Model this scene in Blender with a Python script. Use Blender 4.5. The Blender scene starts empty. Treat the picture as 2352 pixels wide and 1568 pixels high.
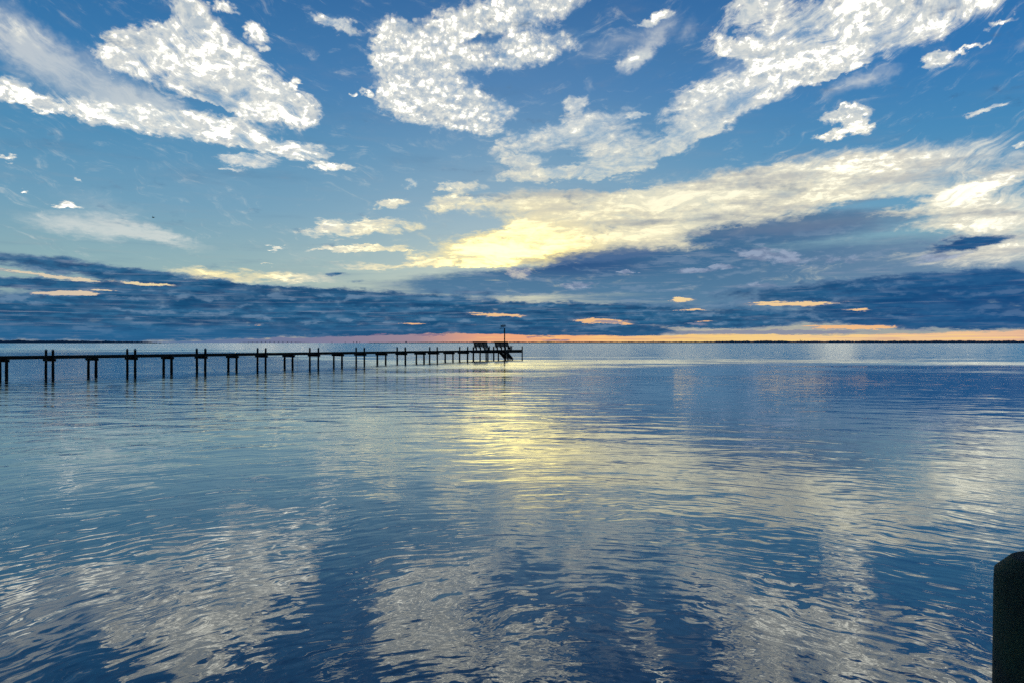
import bpy, bmesh, math, random
from mathutils import Vector, Matrix, noise as mnoise
random.seed(7)
R = math.radians
scene = bpy.context.scene
col = scene.collection

# ------------------------------------------------------------------ helpers
def lin(c, k=1.0):
    out = []
    for v in c:
        v = v / 255.0
        out.append((v / 12.92 if v <= 0.04045 else ((v + 0.055) / 1.055) ** 2.4) * k)
    return (out[0], out[1], out[2], 1.0)

def tag(o, label=None, cat=None, group=None, kind=None):
    if label: o['label'] = label
    if cat: o['category'] = cat
    if group: o['group'] = group
    if kind: o['kind'] = kind
    return o

def empty(name, loc=(0, 0, 0), rz=0):
    o = bpy.data.objects.new(name, None)
    col.objects.link(o)
    o.location = loc
    o.rotation_euler = (0, 0, rz)
    o.empty_display_size = 0.2
    return o

class MB:
    """collects shapes into one mesh"""
    def __init__(self):
        self.bm = bmesh.new()
    def box(self, c, size, M=None, bevel=0.0):
        m = Matrix.Translation(Vector(c)) @ Matrix.Diagonal((size[0], size[1], size[2], 1))
        if M is not None: m = M @ m
        r = bmesh.ops.create_cube(self.bm, size=1.0, matrix=m)
        if bevel > 0:
            es = list({e for v in r['verts'] for e in v.link_edges})
            bmesh.ops.bevel(self.bm, geom=es, offset=bevel, segments=1, affect='EDGES')
        return self
    def beam(self, a, b, w, h, up=Vector((0, 0, 1))):
        a = Vector(a); b = Vector(b)
        d = (b - a); L = d.length; d.normalize()
        s = d.cross(up)
        if s.length < 1e-4: s = d.cross(Vector((0, 1, 0)))
        s.normalize(); u = s.cross(d)
        M = Matrix((( s.x, d.x, u.x, (a.x + b.x) / 2), (s.y, d.y, u.y, (a.y + b.y) / 2),
                    (s.z, d.z, u.z, (a.z + b.z) / 2), (0, 0, 0, 1)))
        bmesh.ops.create_cube(self.bm, size=1.0, matrix=M @ Matrix.Diagonal((w, L, h, 1)))
        return self
    def lathe(self, prof, n=14, c=(0, 0), wob=0.0, seed=0, lean=(0, 0)):
        rings = []
        z0 = prof[0][1]
        for (r, z) in prof:
            ring = []
            for k in range(n):
                a = 2 * math.pi * k / n
                rr = r
                if wob and r > 0:
                    rr = r * (1 + wob * mnoise.noise(Vector((math.cos(a) * 1.7 + seed, math.sin(a) * 1.7, z * 0.9))))
                ring.append(self.bm.verts.new((c[0] + math.cos(a) * rr + lean[0] * (z - z0),
                                               c[1] + math.sin(a) * rr + lean[1] * (z - z0), z)))
            rings.append(ring)
        for i in range(len(rings) - 1):
            for k in range(n):
                self.bm.faces.new((rings[i][k], rings[i][(k + 1) % n], rings[i + 1][(k + 1) % n], rings[i + 1][k]))
        self.bm.faces.new(rings[-1])
        self.bm.faces.new(list(reversed(rings[0])))
        return self
    def build(self, name, mat, parent=None, smooth=False):
        me = bpy.data.meshes.new(name)
        bmesh.ops.recalc_face_normals(self.bm, faces=self.bm.faces)
        self.bm.to_mesh(me); self.bm.free()
        me.materials.append(mat)
        if smooth:
            for p in me.polygons: p.use_smooth = True
        o = bpy.data.objects.new(name, me)
        col.objects.link(o)
        if parent: o.parent = parent
        return o

# ------------------------------------------------------------------ node helper
class NT:
    def __init__(self, tree):
        self.t = tree; self.n = tree.nodes; self.l = tree.links
    def put(self, sock, v):
        if v is None: return
        if isinstance(v, bpy.types.NodeSocket): self.l.new(v, sock)
        else:
            if isinstance(v, (tuple, list)) and len(v) == 4 and sock.type == 'VECTOR': v = v[:3]
            sock.default_value = v
    def math(self, op, a, b=None, c=None, clamp=False):
        n = self.n.new('ShaderNodeMath'); n.operation = op; n.use_clamp = clamp
        self.put(n.inputs[0], a); self.put(n.inputs[1], b); self.put(n.inputs[2], c)
        return n.outputs[0]
    def vmath(self, op, a, b=None, c=None, scale=None, val=False):
        n = self.n.new('ShaderNodeVectorMath'); n.operation = op
        self.put(n.inputs[0], a); self.put(n.inputs[1], b); self.put(n.inputs[2], c)
        if scale is not None: self.put(n.inputs['Scale'], scale)
        return n.outputs['Value'] if val else n.outputs['Vector']
    def comb(self, x, y, z):
        n = self.n.new('ShaderNodeCombineXYZ')
        self.put(n.inputs[0], x); self.put(n.inputs[1], y); self.put(n.inputs[2], z)
        return n.outputs[0]
    def sep(self, v):
        n = self.n.new('ShaderNodeSeparateXYZ'); self.put(n.inputs[0], v)
        return n.outputs[0], n.outputs[1], n.outputs[2]
    def noise(self, v, scale=5, detail=4, rough=0.5, dist=0.0, lac=2.0, color=False):
        n = self.n.new('ShaderNodeTexNoise'); n.noise_dimensions = '3D'
        self.put(n.inputs['Vector'], v); n.inputs['Scale'].default_value = scale
        n.inputs['Detail'].default_value = detail; n.inputs['Roughness'].default_value = rough
        n.inputs['Distortion'].default_value = dist; n.inputs['Lacunarity'].default_value = lac
        return n.outputs['Color'] if color else n.outputs['Fac']
    def voro(self, v, scale=5, smooth=0.5):
        n = self.n.new('ShaderNodeTexVoronoi'); n.feature = 'F1'
        self.put(n.inputs['Vector'], v); n.inputs['Scale'].default_value = scale
        return n.outputs['Distance']
    def mr(self, v, a, b, c=0.0, d=1.0, smooth=True):
        n = self.n.new('ShaderNodeMapRange'); n.interpolation_type = 'SMOOTHSTEP' if smooth else 'LINEAR'
        n.clamp = True
        self.put(n.inputs[0], v); self.put(n.inputs[1], a); self.put(n.inputs[2], b)
        self.put(n.inputs[3], c); self.put(n.inputs[4], d)
        return n.outputs[0]
    def mix(self, f, a, b, blend='MIX'):
        n = self.n.new('ShaderNodeMix'); n.data_type = 'RGBA'; n.blend_type = blend; n.clamp_factor = True
        self.put(n.inputs[0], f); self.put(n.inputs[6], a); self.put(n.inputs[7], b)
        return n.outputs[2]
    def ramp(self, f, stops):
        n = self.n.new('ShaderNodeValToRGB'); cr = n.color_ramp
        cr.interpolation = 'LINEAR'
        while len(cr.elements) > 1: cr.elements.remove(cr.elements[-1])
        cr.elements[0].position = stops[0][0]; cr.elements[0].color = stops[0][1]
        for p, c in stops[1:]:
            e = cr.elements.new(p); e.color = c
        self.put(n.inputs[0], f)
        return n.outputs[0]

# ------------------------------------------------------------------ camera
HC = 2.6           # eye height above the water
FPX = 1711.0       # focal length on a 2352 pixel wide picture of the place
cam_d = bpy.data.cameras.new('camera')
cam = bpy.data.objects.new('camera', cam_d)
col.objects.link(cam)
cam.location = (0, 0, HC)
cam.rotation_euler = (R(90.09), 0, 0)
cam_d.sensor_width = 36; cam_d.lens = 36 * FPX / 2352
cam_d.clip_start = 0.05; cam_d.clip_end = 60000
cam_d.dof.use_dof = True; cam_d.dof.focus_distance = 90; cam_d.dof.aperture_fstop = 11
scene.camera = cam

SUN_AZ, SUN_EL = 0.3, 7.2      # degrees: straight out over the bay, low

# ------------------------------------------------------------------ sky (world)
def ae(px, py):
    """direction (azimuth, elevation in degrees) of a spot of sky, from sightings read off the photo"""
    u = (px - 1176) / FPX; v = (786.5 - py) / FPX
    return math.degrees(math.atan(u)), math.degrees(math.atan(v / math.sqrt(1 + u * u)))

world = bpy.data.worlds.new('World'); scene.world = world
world.use_nodes = True
wt = world.node_tree
for n in list(wt.nodes): wt.nodes.remove(n)
W = NT(wt)
tc = wt.nodes.new('ShaderNodeTexCoord')
D = W.vmath('NORMALIZE', tc.outputs['Generated'])
dx, dy, dz = W.sep(D)
RAD = 180 / math.pi
az = W.math('MULTIPLY', W.math('ARCTAN2', dx, dy), RAD)
el = W.math('MULTIPLY', W.math('ARCSINE', dz), RAD)
# cloud-deck coordinate: features flatten toward the horizon
gz = W.math('DIVIDE', -0.4, W.math('ADD', W.math('MAXIMUM', dz, 0.0), 0.233))
N = W.comb(dx, dy, gz)
gz2 = W.math('DIVIDE', -0.55, W.math('ADD', W.math('MAXIMUM', dz, 0.0), 0.155))
N2 = W.comb(dx, dy, gz2)

nBig = W.noise(N, 7, 3, 0.55, color=True)
warp_big = W.vmath('MULTIPLY', W.vmath('SUBTRACT', nBig, (0.5, 0.5, 0.5)), (5.0, 2.2, 0))
nMid = W.noise(N, 38, 3, 0.6, color=True)
warp_mid = W.vmath('MULTIPLY', W.vmath('SUBTRACT', nMid, (0.5, 0.5, 0.5)), (2.6, 1.2, 0))
P0 = W.comb(az, el, 0.0)
P = W.vmath('ADD', W.vmath('ADD', P0, W.vmath('SCALE', warp_big, scale=0.35)), warp_mid)
nFin = W.noise(N, 120, 3, 0.6, color=True)
warp_fin = W.vmath('MULTIPLY', W.vmath('SUBTRACT', nFin, (0.5, 0.5, 0.5)), (1.1, 0.45, 0))
P = W.vmath('ADD', P, warp_fin)
PL = W.vmath('ADD', W.vmath('ADD', P0, W.vmath('MULTIPLY', warp_mid, (1.0, 0.30, 0))), W.vmath('MULTIPLY', warp_fin, (1.0, 0.7, 0)))    # gentler: low banks

def blob(PP, acc, cx, cy, rx, ry, ang=0.0, w=1.0):
    rx *= GROW; ry *= GROW
    a, e = ae(cx, cy)
    s = 180 / math.pi / FPX
    n = wt.nodes.new('ShaderNodeMapping'); n.vector_type = 'TEXTURE'
    W.put(n.inputs['Vector'], PP)
    n.inputs['Location'].default_value = (a, e, 0)
    n.inputs['Rotation'].default_value = (0, 0, R(ang))
    k = math.cos(R(a))
    n.inputs['Scale'].default_value = (rx * s * k, ry * s * k, 1)
    g = wt.nodes.new('ShaderNodeTexGradient'); g.gradient_type = 'SPHERICAL'
    W.put(g.inputs[0], n.outputs[0])
    if acc is None: return W.math('MULTIPLY', g.outputs['Fac'], w)
    return W.math('MULTIPLY_ADD', g.outputs['Fac'], w, acc)

def stroke(PP, acc, x1, y1, x2, y2, hw, w=1.0):
    cx, cy = (x1 + x2) / 2, (y1 + y2) / 2
    L = math.hypot(x2 - x1, y2 - y1)
    ang = math.degrees(math.atan2(-(y2 - y1), x2 - x1))
    return blob(PP, acc, cx, cy, L / 2 + hw, hw, ang, w)

GROW = 1.0
def field(PP, items, grow=1.0):
    global GROW
    GROW = grow
    acc = None
    for it in items:
        if it[0] == 'B': acc = blob(PP, acc, *it[1:])
        else: acc = stroke(PP, acc, *it[1:])
    return acc

# --- clear sky
def sc(c, k=1.0): return lin(c, k)
base = W.ramp(W.math('DIVIDE', W.math('ADD', el, 0.0), 60.0, clamp=True), [
    (0.0, sc((150, 156, 160))), (0.05, sc((150, 178, 176))), (0.095, sc((138, 176, 186))),
    (0.16, sc((108, 160, 190))), (0.235, sc((76, 143, 186))), (0.31, sc((52, 124, 180))),
    (0.41, sc((34, 104, 164))), (0.50, sc((12, 62, 104))), (0.62, sc((8, 42, 76))), (1.0, sc((5, 26, 54)))])
right = W.mr(az, 2, 34)
base = W.mix(W.math('MULTIPLY', right, W.mr(el, 3, 12)), base, W.mix(1.0, base, (0.70, 0.93, 1.04, 1), 'MULTIPLY'))
nish = wt.nodes.new('ShaderNodeTexSky'); nish.sky_type = 'NISHITA'; nish.sun_disc = False
nish.sun_elevation = R(SUN_EL); nish.sun_rotation = R(SUN_AZ)
nish.air_density = 1.0; nish.dust_density = 1.0; nish.ozone_density = 2.0
nishc = W.vmath('SCALE', nish.outputs[0], scale=0.07)
base = W.mix(0.10, base, nishc)

# --- glow of the hidden sun
sa, se = SUN_AZ, SUN_EL
def dist2(ca, ce, ra, re):
    x = W.math('DIVIDE', W.math('SUBTRACT', az, ca), ra)
    y = W.math('DIVIDE', W.math('SUBTRACT', el, ce), re)
    return W.math('SQRT', W.math('ADD', W.math('MULTIPLY', x, x), W.math('MULTIPLY', y, y)))
glow = W.math('MAXIMUM', W.mr(dist2(-1.0, 6.2, 20, 7.5), 0.0, 1.0, 1.0, 0.0), W.mr(dist2(-21.0, 5.0, 11, 2.2), 0.0, 1.0, 1.0, 0.0))
core = W.mr(dist2(0.3, 7.0, 9.0, 2.9), 0.0, 1.0, 1.0, 0.0)
cream = W.mr(dist2(10.0, 7.0, 38, 11), 0.3, 1.0, 1.0, 0.0)

lit_col = W.mix(cream, sc((253, 248, 232), 1.0), sc((240, 234, 206)))
lit_col = W.mix(glow, lit_col, sc((253, 238, 182)))
lit_col = W.mix(core, lit_col, sc((255, 232, 146), 1.25))

sky = base
def over(f, c):
    global sky
    sky = W.mix(f, sky, c)

# --- fine noises
nF = W.noise(N, 30, 7, 0.62)
nFu = W.noise(W.vmath('ADD', N, (0.0, 0.0, -0.014)), 30, 7, 0.62)
relief = W.math('SUBTRACT', nF, nFu)             # light comes from the low sun: undersides glow
nL = W.noise(N, 19, 6, 0.60)
nLu = W.noise(W.vmath('ADD', N, (0.0, 0.0, 0.022)), 19, 6, 0.60)
reliefL = W.math('SUBTRACT', nL, nLu)            # low banks catch light on their upper folds
NP = W.vmath('MULTIPLY', D, (1.0, 1.0, 2.4))
nP = W.noise(NP, 34, 7, 0.58)
nPu = W.noise(W.vmath('ADD', NP, (0.0, 0.0, 0.014)), 34, 7, 0.58)
reliefP = W.math('SUBTRACT', nP, nPu)            # heaped folds
nK = W.noise(NP, 78, 5, 0.6)
nH = W.noise(N, 12, 2, 0.5)
nFs = W.noise(W.vmath('MULTIPLY', N, (1, 1, 1)), 95, 4, 0.6)
puff = W.voro(W.vmath('ADD', N, W.vmath('SCALE', W.vmath('SUBTRACT', nFin, (0.5, 0.5, 0.5)), scale=0.016)), 120)
def lowz(kx, kz, dtl, rough, ang=0.0):
    v = W.vmath('MULTIPLY', N2, (kx, kx, kz))
    return W.noise(v, 1.0, dtl, rough)
nS = lowz(7, 11, 5, 0.56)         # wide streaks
nS2 = lowz(15, 26, 5, 0.56)
# wispy: sheared fibres
shear = W.comb(az, W.math('SUBTRACT', el, W.math('MULTIPLY', W.math('MULTIPLY', az, az), 0.010)), 0.0)
shearw = W.vmath('ADD', shear, W.vmath('SCALE', W.vmath('SUBTRACT', nBig, (0.5, 0.5, 0.5)), scale=7.0))
nW = W.noise(W.vmath('MULTIPLY', shearw, (0.26, 1.35, 1)), 1.0, 7, 0.64)

# --- faint veils
veil = field(P, [
    ('S', -20, 60, 90, 130, 90, 0.9), ('S', 40, 110, 420, 270, 75, 0.75), ('S', 150, 240, 500, 250, 45, 0.5),
    ('S', 60, 508, 350, 530, 38, 1.1), ('S', 250, 520, 500, 575, 20, 0.8), ('S', 120, 450, 340, 500, 40, 0.35),
    ('S', 1290, 130, 1560, 60, 40, 0.45), ('S', 1410, 160, 1560, 40, 28, 0.6), ('B', 1450, 140, 60, 30, 20, 0.9),
    ('S', 1900, 200, 2060, 165, 30, 0.8), ('S', 1550, 90, 1600, 60, 30, 0.5), ('B', 1345, 200, 22, 26, 60, 0.5),
    ('S', 1800, 375, 1990, 355, 20, 0.7), ('S', 560, 600, 900, 560, 60, 0.3), ('B', 1700, 180, 160, 90, 30, 0.6),
    ('B', 470, 420, 400, 110, 0, 0.22)])
vf = W.mr(W.math('MULTIPLY', veil, W.math('ADD', nW, 0.25)), 0.06, 0.75)
over(W.math('MULTIPLY', vf, 0.55), W.mix(0.2, lit_col, sc((170, 188, 205))))

# --- grey-blue middle sheet, low on the right
G = field(PL, [
    ('S', 1150, 640, 2500, 640, 110, 1.5), ('S', 950, 650, 1500, 640, 40, 1.0), ('S', 1500, 525, 2100, 515, 42, 1.4),
    ('S', 1250, 590, 1700, 590, 45, 1.4), ('S', 820, 665, 1300, 650, 35, 0.9), ('B', 2250, 560, 90, 30, 0, 0.6)])
Gf = W.mr(W.math('ADD', G, W.math('MULTIPLY', W.math('SUBTRACT', nS, 0.5), 0.9)), 0.02, 0.75)
Gcol = W.mix(W.mr(el, 3.0, 7.5), sc((86, 126, 158)), sc((60, 106, 146)))
Gcol = W.mix(W.mr(az, 14, 34), Gcol, sc((110, 140, 168)))
Gcol = W.mix(W.mr(dist2(4.5, 6.0, 10, 1.6), 0.1, 1.0, 0.85, 0.0), Gcol, sc((46, 84, 132)))
Gcol = W.mix(W.mr(reliefL, 0.02, 0.16, 0, 0.25), Gcol, sc((150, 166, 188)))
Gcol = W.mix(W.mr(nS2, 0.55, 0.75, 0, 0.35), Gcol, sc((140, 158, 182)))
over(Gf, Gcol)

# --- the big cream cirrus sheet
C = field(P, [
    ('S', 1450, 440, 2250, 400, 66, 1.35), ('S', 1250, 505, 1950, 455, 62, 1.3), ('S', 990, 474, 1500, 440, 30, 1.1),
    ('S', 1000, 590, 1560, 530, 46, 1.6), ('S', 1050, 560, 1350, 510, 44, 1.2), ('S', 960, 602, 1200, 604, 14, 1.1),
    ('S', 2080, 470, 2400, 520, 80, 1.3), ('S', 2150, 450, 2400, 385, 26, 1.1), ('S', 2080, 580, 2400, 585, 42, 0.9),
    ('S', 1650, 395, 2150, 385, 26, 0.8), ('S', 1480, 560, 1640, 550, 24, 0.9),
    ('S', 730, 612, 1180, 606, 11, 1.2), ('S', 1150, 500, 1400, 470, 40, 0.8),
    ('S', 400, 628, 560, 640, 19, 1.3), ('S', 540, 638, 770, 634, 15, 1.1), ('S', 950, 522, 1170, 510, 15, -1.3), ('S', 1240, 424, 1500, 430, 9, -0.8), ('S', 1000, 500, 1100, 498, 6, -0.6), ('S', 1900, 480, 2150, 465, 16, -0.8), ('B', 1390, 437, 70, 16, 0, -0.6),
    ('S', 1560, 535, 2120, 520, 20, -1.6), ('S', 1750, 560, 2200, 560, 30, -1.2), ('S', 1300, 600, 1700, 605, 22, -1.2)], 1.1)
Cn = W.math('ADD', W.math('MULTIPLY', W.math('SUBTRACT', nW, 0.5), 1.5), W.math('MULTIPLY', W.math('SUBTRACT', nF, 0.5), 0.6))
Cf = W.mr(W.math('ADD', W.math('MINIMUM', C, 0.95), Cn), 0.06, 1.12)
Cshade = W.math('MULTIPLY', W.mr(W.math('ADD', nS, W.math('MULTIPLY', nFs, 0.35)), 0.62, 0.85), W.mr(glow, 0.1, 0.8, 0.6, 0.10))
Ccol = W.mix(Cshade, lit_col, sc((150, 158, 170)))
over(W.math('MULTIPLY', W.mr(W.math('MULTIPLY_ADD', W.math('SUBTRACT', nW, 0.5), 0.8, C), 0.0, 0.8), 0.42), W.mix(0.45, lit_col, sc((120, 150, 180))))
over(Cf, Ccol)
# grey underside inside it
U = field(PL, [('S', 1500, 535, 2120, 512, 26, 1.2), ('S', 1250, 590, 1560, 580, 20, 1.0), ('S', 1050, 470, 1260, 445, 10, 0.9),
               ('B', 1815, 435, 45, 22, 0, 0.9), ('S', 1130, 606, 1560, 578, 16, 0.9), ('S', 1330, 520, 1700, 500, 12, 0.6), ('S', 1850, 470, 2150, 450, 10, 0.6), ('S', 1000, 452, 1200, 446, 8, 0.7), ('S', 2200, 480, 2352, 500, 30, 0.45), ('S', 1560, 505, 1800, 495, 12, 0.5)])
Uf = W.mr(W.math('ADD', U, W.math('MULTIPLY', W.math('SUBTRACT', nF, 0.5), 1.2)), 0.05, 1.1)
over(W.math('MULTIPLY', Uf, 0.85), W.mix(W.mr(el, 6, 11), sc((74, 106, 148)), sc((128, 144, 160))))

# --- white textured clouds
Wt = field(P, [
    # left cluster
    ('B', 310, 118, 88, 52, 12, 1.3), ('B', 290, 125, 60, 50, 0, 0.5), ('B', 452, 72, 62, 50, -25, 1.1), ('B', 395, 70, 60, 22, 20, 0.6),
    ('S', 430, 130, 600, 190, 70, 1.2), ('S', 400, 200, 620, 225, 42, 1.2), ('B', 520, 175, 120, 60, -20, 0.6),
    ('B', 695, 252, 52, 36, 0, 1.3), ('S', 560, 235, 690, 250, 36, 1.0), ('S', 145, 262, 540, 290, 30, 1.5), ('S', 330, 275, 600, 280, 26, 0.9),
    ('B', 515, 305, 75, 26, -12, 1.1), ('B', 420, 12, 60, 22, 0, 0.75), ('B', 516, 15, 34, 12, -15, 1.1),
    ('B', 20, 205, 62, 30, 0, 1.4), ('S', 30, 230, 150, 250, 14, 1.0), ('B', 35, 60, 60, 30, -20, 0.5),
    ('B', 660, 344, 92, 24, -4, 1.6), ('B', 560, 367, 68, 18, 0, 1.3), ('B', 752, 383, 46, 10, -2, 1.4), ('B', 510, 386, 34, 6, 0, 1.1),
    ('B', 583, 75, 30, 22, -20, 1.0), ('B', 608, 114, 20, 9, 0, 1.0), ('S', 735, 46, 825, 66, 15, 1.2), ('B', 840, 210, 14, 9, 0, 1.3),
    ('B', 806, 215, 11, 5, 0, 1.0), ('B', 660, 200, 26, 13, 0, 1.0), ('B', 685, 190, 14, 8, 0, 0.9),
    ('B', 155, 468, 36, 7, 0, 1.2), ('B', 180, 414, 14, 5, 0, 0.9), ('B', 10, 356, 24, 6, 0, 1.0), ('B', 70, 436, 10, 4, 0, 0.9),
    # centre cluster
    ('S', 930, 105, 1340, -15, 56, 1.5), ('B', 930, 120, 60, 80, 60, 0.9), ('B', 990, 190, 120, 95, 0, 1.25), ('S', 900, 235, 1110, 255, 42, 1.2),
    ('B', 1110, 255, 78, 38, 0, 1.3), ('B', 920, 90, 50, 50, 0, 0.8), ('S', 1100, 140, 1310, 95, 32, 1.3), ('B', 1130, 300, 55, 13, 0, 0.9), ('B', 1100, 92, 70, 16, 12, -0.9),
    # right, high
    ('S', 1720, 45, 2240, 10, 62, 1.4), ('S', 1720, 95, 1990, 70, 34, 1.0), ('S', 1760, 135, 2250, 45, 44, 1.3),
    ('B', 1850, 140, 110, 46, 15, 1.0), ('S', 1650, 92, 1710, 140, 20, 1.2), ('S', 1560, 240, 1830, 175, 50, 1.3), ('B', 1960, 52, 120, 18, 5, -1.3),
    ('S', 1500, 330, 1760, 215, 40, 1.1), ('S', 1870, 178, 1985, 150, 9, 0.9), ('S', 1700, 10, 1790, 0, 40, 0.8),
    ('S', 1160, 340, 1440, 275, 36, 1.3), ('B', 1322, 245, 30, 22, 30, 1.0), ('B', 1400, 350, 90, 46, 15, 1.2), ('B', 1440, 385, 80, 22, 12, 1.0),
    ('S', 1350, 412, 1500, 375, 11, 1.1), ('S', 1500, 345, 1640, 302, 20, 1.0), ('B', 1210, 373, 46, 15, 0, 1.1),
    ('S', 1170, 402, 1380, 396, 18, 1.3), ('B', 1045, 430, 64, 14, 0, 1.2), ('S', 990, 470, 1180, 460, 20, 1.1), ('B', 895, 470, 44, 11, 8, 1.2),
    ('B', 935, 422, 26, 9, 0, 0.9), ('B', 830, 524, 125, 22, 3, 1.5), ('B', 815, 569, 112, 8, 2, 1.6), ('B', 627, 570, 22, 4, 0, 1.4),
    ('B', 930, 575, 40, 4, 0, 1.1), ('B', 622, 603, 30, 3, 0, 1.0), ('B', 950, 590, 50, 10, 0, 0.7),
    ('B', 1950, 263, 52, 20, 5, 1.25), ('B', 1972, 292, 36, 16, 0, 1.2), ('B', 1910, 312, 44, 11, 4, 1.2),
    ('B', 2165, 133, 40, 17, 8, 1.15), ('B', 2265, 250, 50, 9, 8, 1.2), ('B', 2345, 338, 26, 8, 0, 1.2), ('B', 2235, 108, 34, 6, 20, 0.9),
    ('B', 2300, 50, 30, 8, 20, 0.8), ('B', 1465, 262, 24, 8, 0, 1.0), ('B', 1505, 42, 44, 11, 15, 0.9), ('B', 1450, 140, 46, 16, 22, 0.8),
    ('B', 470, 245, 60, 7, -10, -0.8)], 1.2)
mack = W.mr(dist2(-3.5, 21.0, 12, 9), 0.6, 1.0, 1.0, 0.0)        # the mackerel patch straight ahead
feath = W.mr(dist2(9, 14.5, 12, 8), 0.5, 1.1, 1.0, 0.0)            # feathery stretch right of centre
Wn = W.math('MULTIPLY', W.math('SUBTRACT', nF, 0.5), W.math('MULTIPLY_ADD', feath, -0.5, 1.95))
Wn = W.math('MULTIPLY_ADD', W.math('SUBTRACT', nW, 0.5), W.math('MULTIPLY_ADD', mack, -1.1, 1.9), Wn)
Wn = W.math('MULTIPLY_ADD', W.math('SUBTRACT', nH, 0.5), 1.0, Wn)
Wn = W.math('MULTIPLY_ADD', W.math('SUBTRACT', 0.45, puff), W.math('MULTIPLY_ADD', mack, 0.32, 0.16), Wn)
Wfld = W.math('ADD', W.math('MINIMUM', W.math('MULTIPLY', Wt, 1.2), 0.77), Wn)
Wf = W.mr(Wfld, 0.10, W.math('MULTIPLY_ADD', feath, 0.25, 1.0))
Wf = W.math('MULTIPLY', Wf, W.mr(Wt, 0.0, 0.15, 0.10, 1.0))
sh2 = W.mr(nFs, 0.36, 0.60, 0.30, 0.0)
sh3 = W.mr(W.math('MULTIPLY_ADD', W.math('SUBTRACT', nH, 0.5), 1.6, Wfld), 0.85, 1.55, 0.0, 0.42)
sh4 = W.mr(relief, -0.05, 0.11, -0.15, 0.42)
shp = W.math('MULTIPLY', W.mr(puff, 0.25, 0.8, 0.0, 0.34), mack)
shade = W.math('MULTIPLY', W.math('ADD', W.math('ADD', sh2, shp), W.math('ADD', sh3, sh4), clamp=True), 0.8)
shade = W.math('MULTIPLY', shade, W.mr(el, 6, 16, 0.4, 1.0))
Wcol = W.mix(shade, lit_col, sc((136, 164, 190)))
over(W.math('MULTIPLY', W.mr(W.math('MULTIPLY_ADD', W.math('SUBTRACT', nW, 0.5), 1.2, Wt), 0.05, 1.0), 0.38), sc((168, 196, 216)))
over(Wf, Wcol)

# --- pale small clouds in front of the grey sheet
S = field(PL, [('B', 1190, 625, 48, 20, 0, 1.3), ('B', 1332, 655, 70, 15, 2, 1.1), ('B', 1433, 625, 18, 8, 0, 1.2), ('B', 1585, 622, 62, 9, 0, 1.1),
               ('B', 1665, 612, 42, 11, 0, 1.1), ('B', 1760, 585, 105, 30, -4, 0.9), ('B', 1900, 600, 110, 26, 0, 0.6), ('S', 1700, 655, 1850, 665, 20, 0.9), ('S', 1850, 655, 2150, 640, 9, 0.8),
               ('B', 1090, 690, 130, 9, 0, 0.8), ('S', 560, 700, 820, 712, 8, 0.6), ('B', 2150, 590, 90, 18, 3, 0.8), ('B', 1250, 640, 60, 7, 0, 0.5)])
Sf = W.mr(W.math('ADD', S, W.math('MULTIPLY', W.math('SUBTRACT', nP, 0.5), 2.0)), 0.30, 0.72)
Sf = W.math('MULTIPLY', Sf, W.mr(S, 0.02, 0.25))
over(W.math('MULTIPLY', Sf, 0.8), W.mix(W.mr(reliefP, -0.08, 0.12), sc((120, 136, 166)), W.mix(W.mr(az, 1, 6), sc((205, 200, 190)), sc((158, 172, 196)))))

# --- dark low bank
Dk = field(PL, [
    ('S', -60, 592, 360, 636, 22, 1.3), ('S', 280, 628, 560, 662, 20, 1.0), ('S', -80, 650, 300, 655, 15, 1.3),
    ('S', -120, 720, 700, 715, 62, 1.8), ('S', 380, 690, 1200, 705, 38, 1.6), ('S', 700, 735, 1560, 740, 38, 1.8), ('S', 460, 672, 820, 682, 18, 1.1),
    ('S', 1100, 712, 1700, 722, 26, 1.5), ('S', 1180, 752, 1500, 758, 13, 1.2), ('S', 1660, 672, 2500, 655, 34, 1.7), ('S', 1640, 722, 2500, 718, 26, 1.7),
    ('B', 2200, 685, 300, 60, 0, 1.0), ('S', 1560, 745, 1790, 747, 11, 1.6), ('S', 2000, 742, 2500, 742, 18, 1.4), ('S', 640, 765, 900, 766, 6, 0.8),
    ('S', 2140, 572, 2290, 552, 14, 0.9), ('B', 2250, 556, 60, 20, 6, 0.7), ('B', 775, 630, 26, 6, 0, 1.0), ('S', -50, 765, 560, 768, 22, 1.0),
    ('S', 1000, 668, 1250, 675, 8, 0.5), ('S', 400, 762, 1560, 766, 16, 1.4), ('S', 300, 668, 1000, 690, 22, 1.0)], 1.2)
Dn = W.math('ADD', W.math('MULTIPLY', W.math('SUBTRACT', nS, 0.5), 0.6), W.math('ADD', W.math('MULTIPLY', W.math('SUBTRACT', nL, 0.5), 0.7), W.math('MULTIPLY', W.math('SUBTRACT', nP, 0.5), 1.7)))
Dfld = W.math('ADD', W.math('MINIMUM', Dk, 0.95), Dn)
Dfld0 = W.math('ADD', Dk, Dn)
Df = W.mr(Dfld, 0.20, 0.72)
Dcol = W.mix(W.mr(nS, 0.38, 0.60), sc((24, 77, 118)), sc((46, 100, 140)))
Dcol = W.mix(W.mr(Dfld, 0.35, 1.0, 0.55, 0.0), Dcol, sc((96, 128, 162)))
Dcol = W.mix(W.math('MULTIPLY', W.mr(W.math('ADD', reliefP, W.math('MULTIPLY', reliefL, 0.8)), 0.0, 0.22), W.mr(nH, 0.40, 0.56, 0.15, 0.62)), Dcol, sc((118, 146, 174)))
Dcol = W.mix(W.mr(W.math('ADD', reliefP, reliefL), 0.0, -0.22, 0.0, 0.5), Dcol, sc((16, 58, 102)))
Dcol = W.mix(W.math('MULTIPLY', W.mr(nS2, 0.53, 0.68), W.mr(nH, 0.62, 0.42, 0.1, 0.5)), Dcol, sc((122, 142, 168)))
Dcol = W.mix(W.mr(az, 14, 34, 0, 0.5), Dcol, sc((22, 76, 134)))
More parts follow.
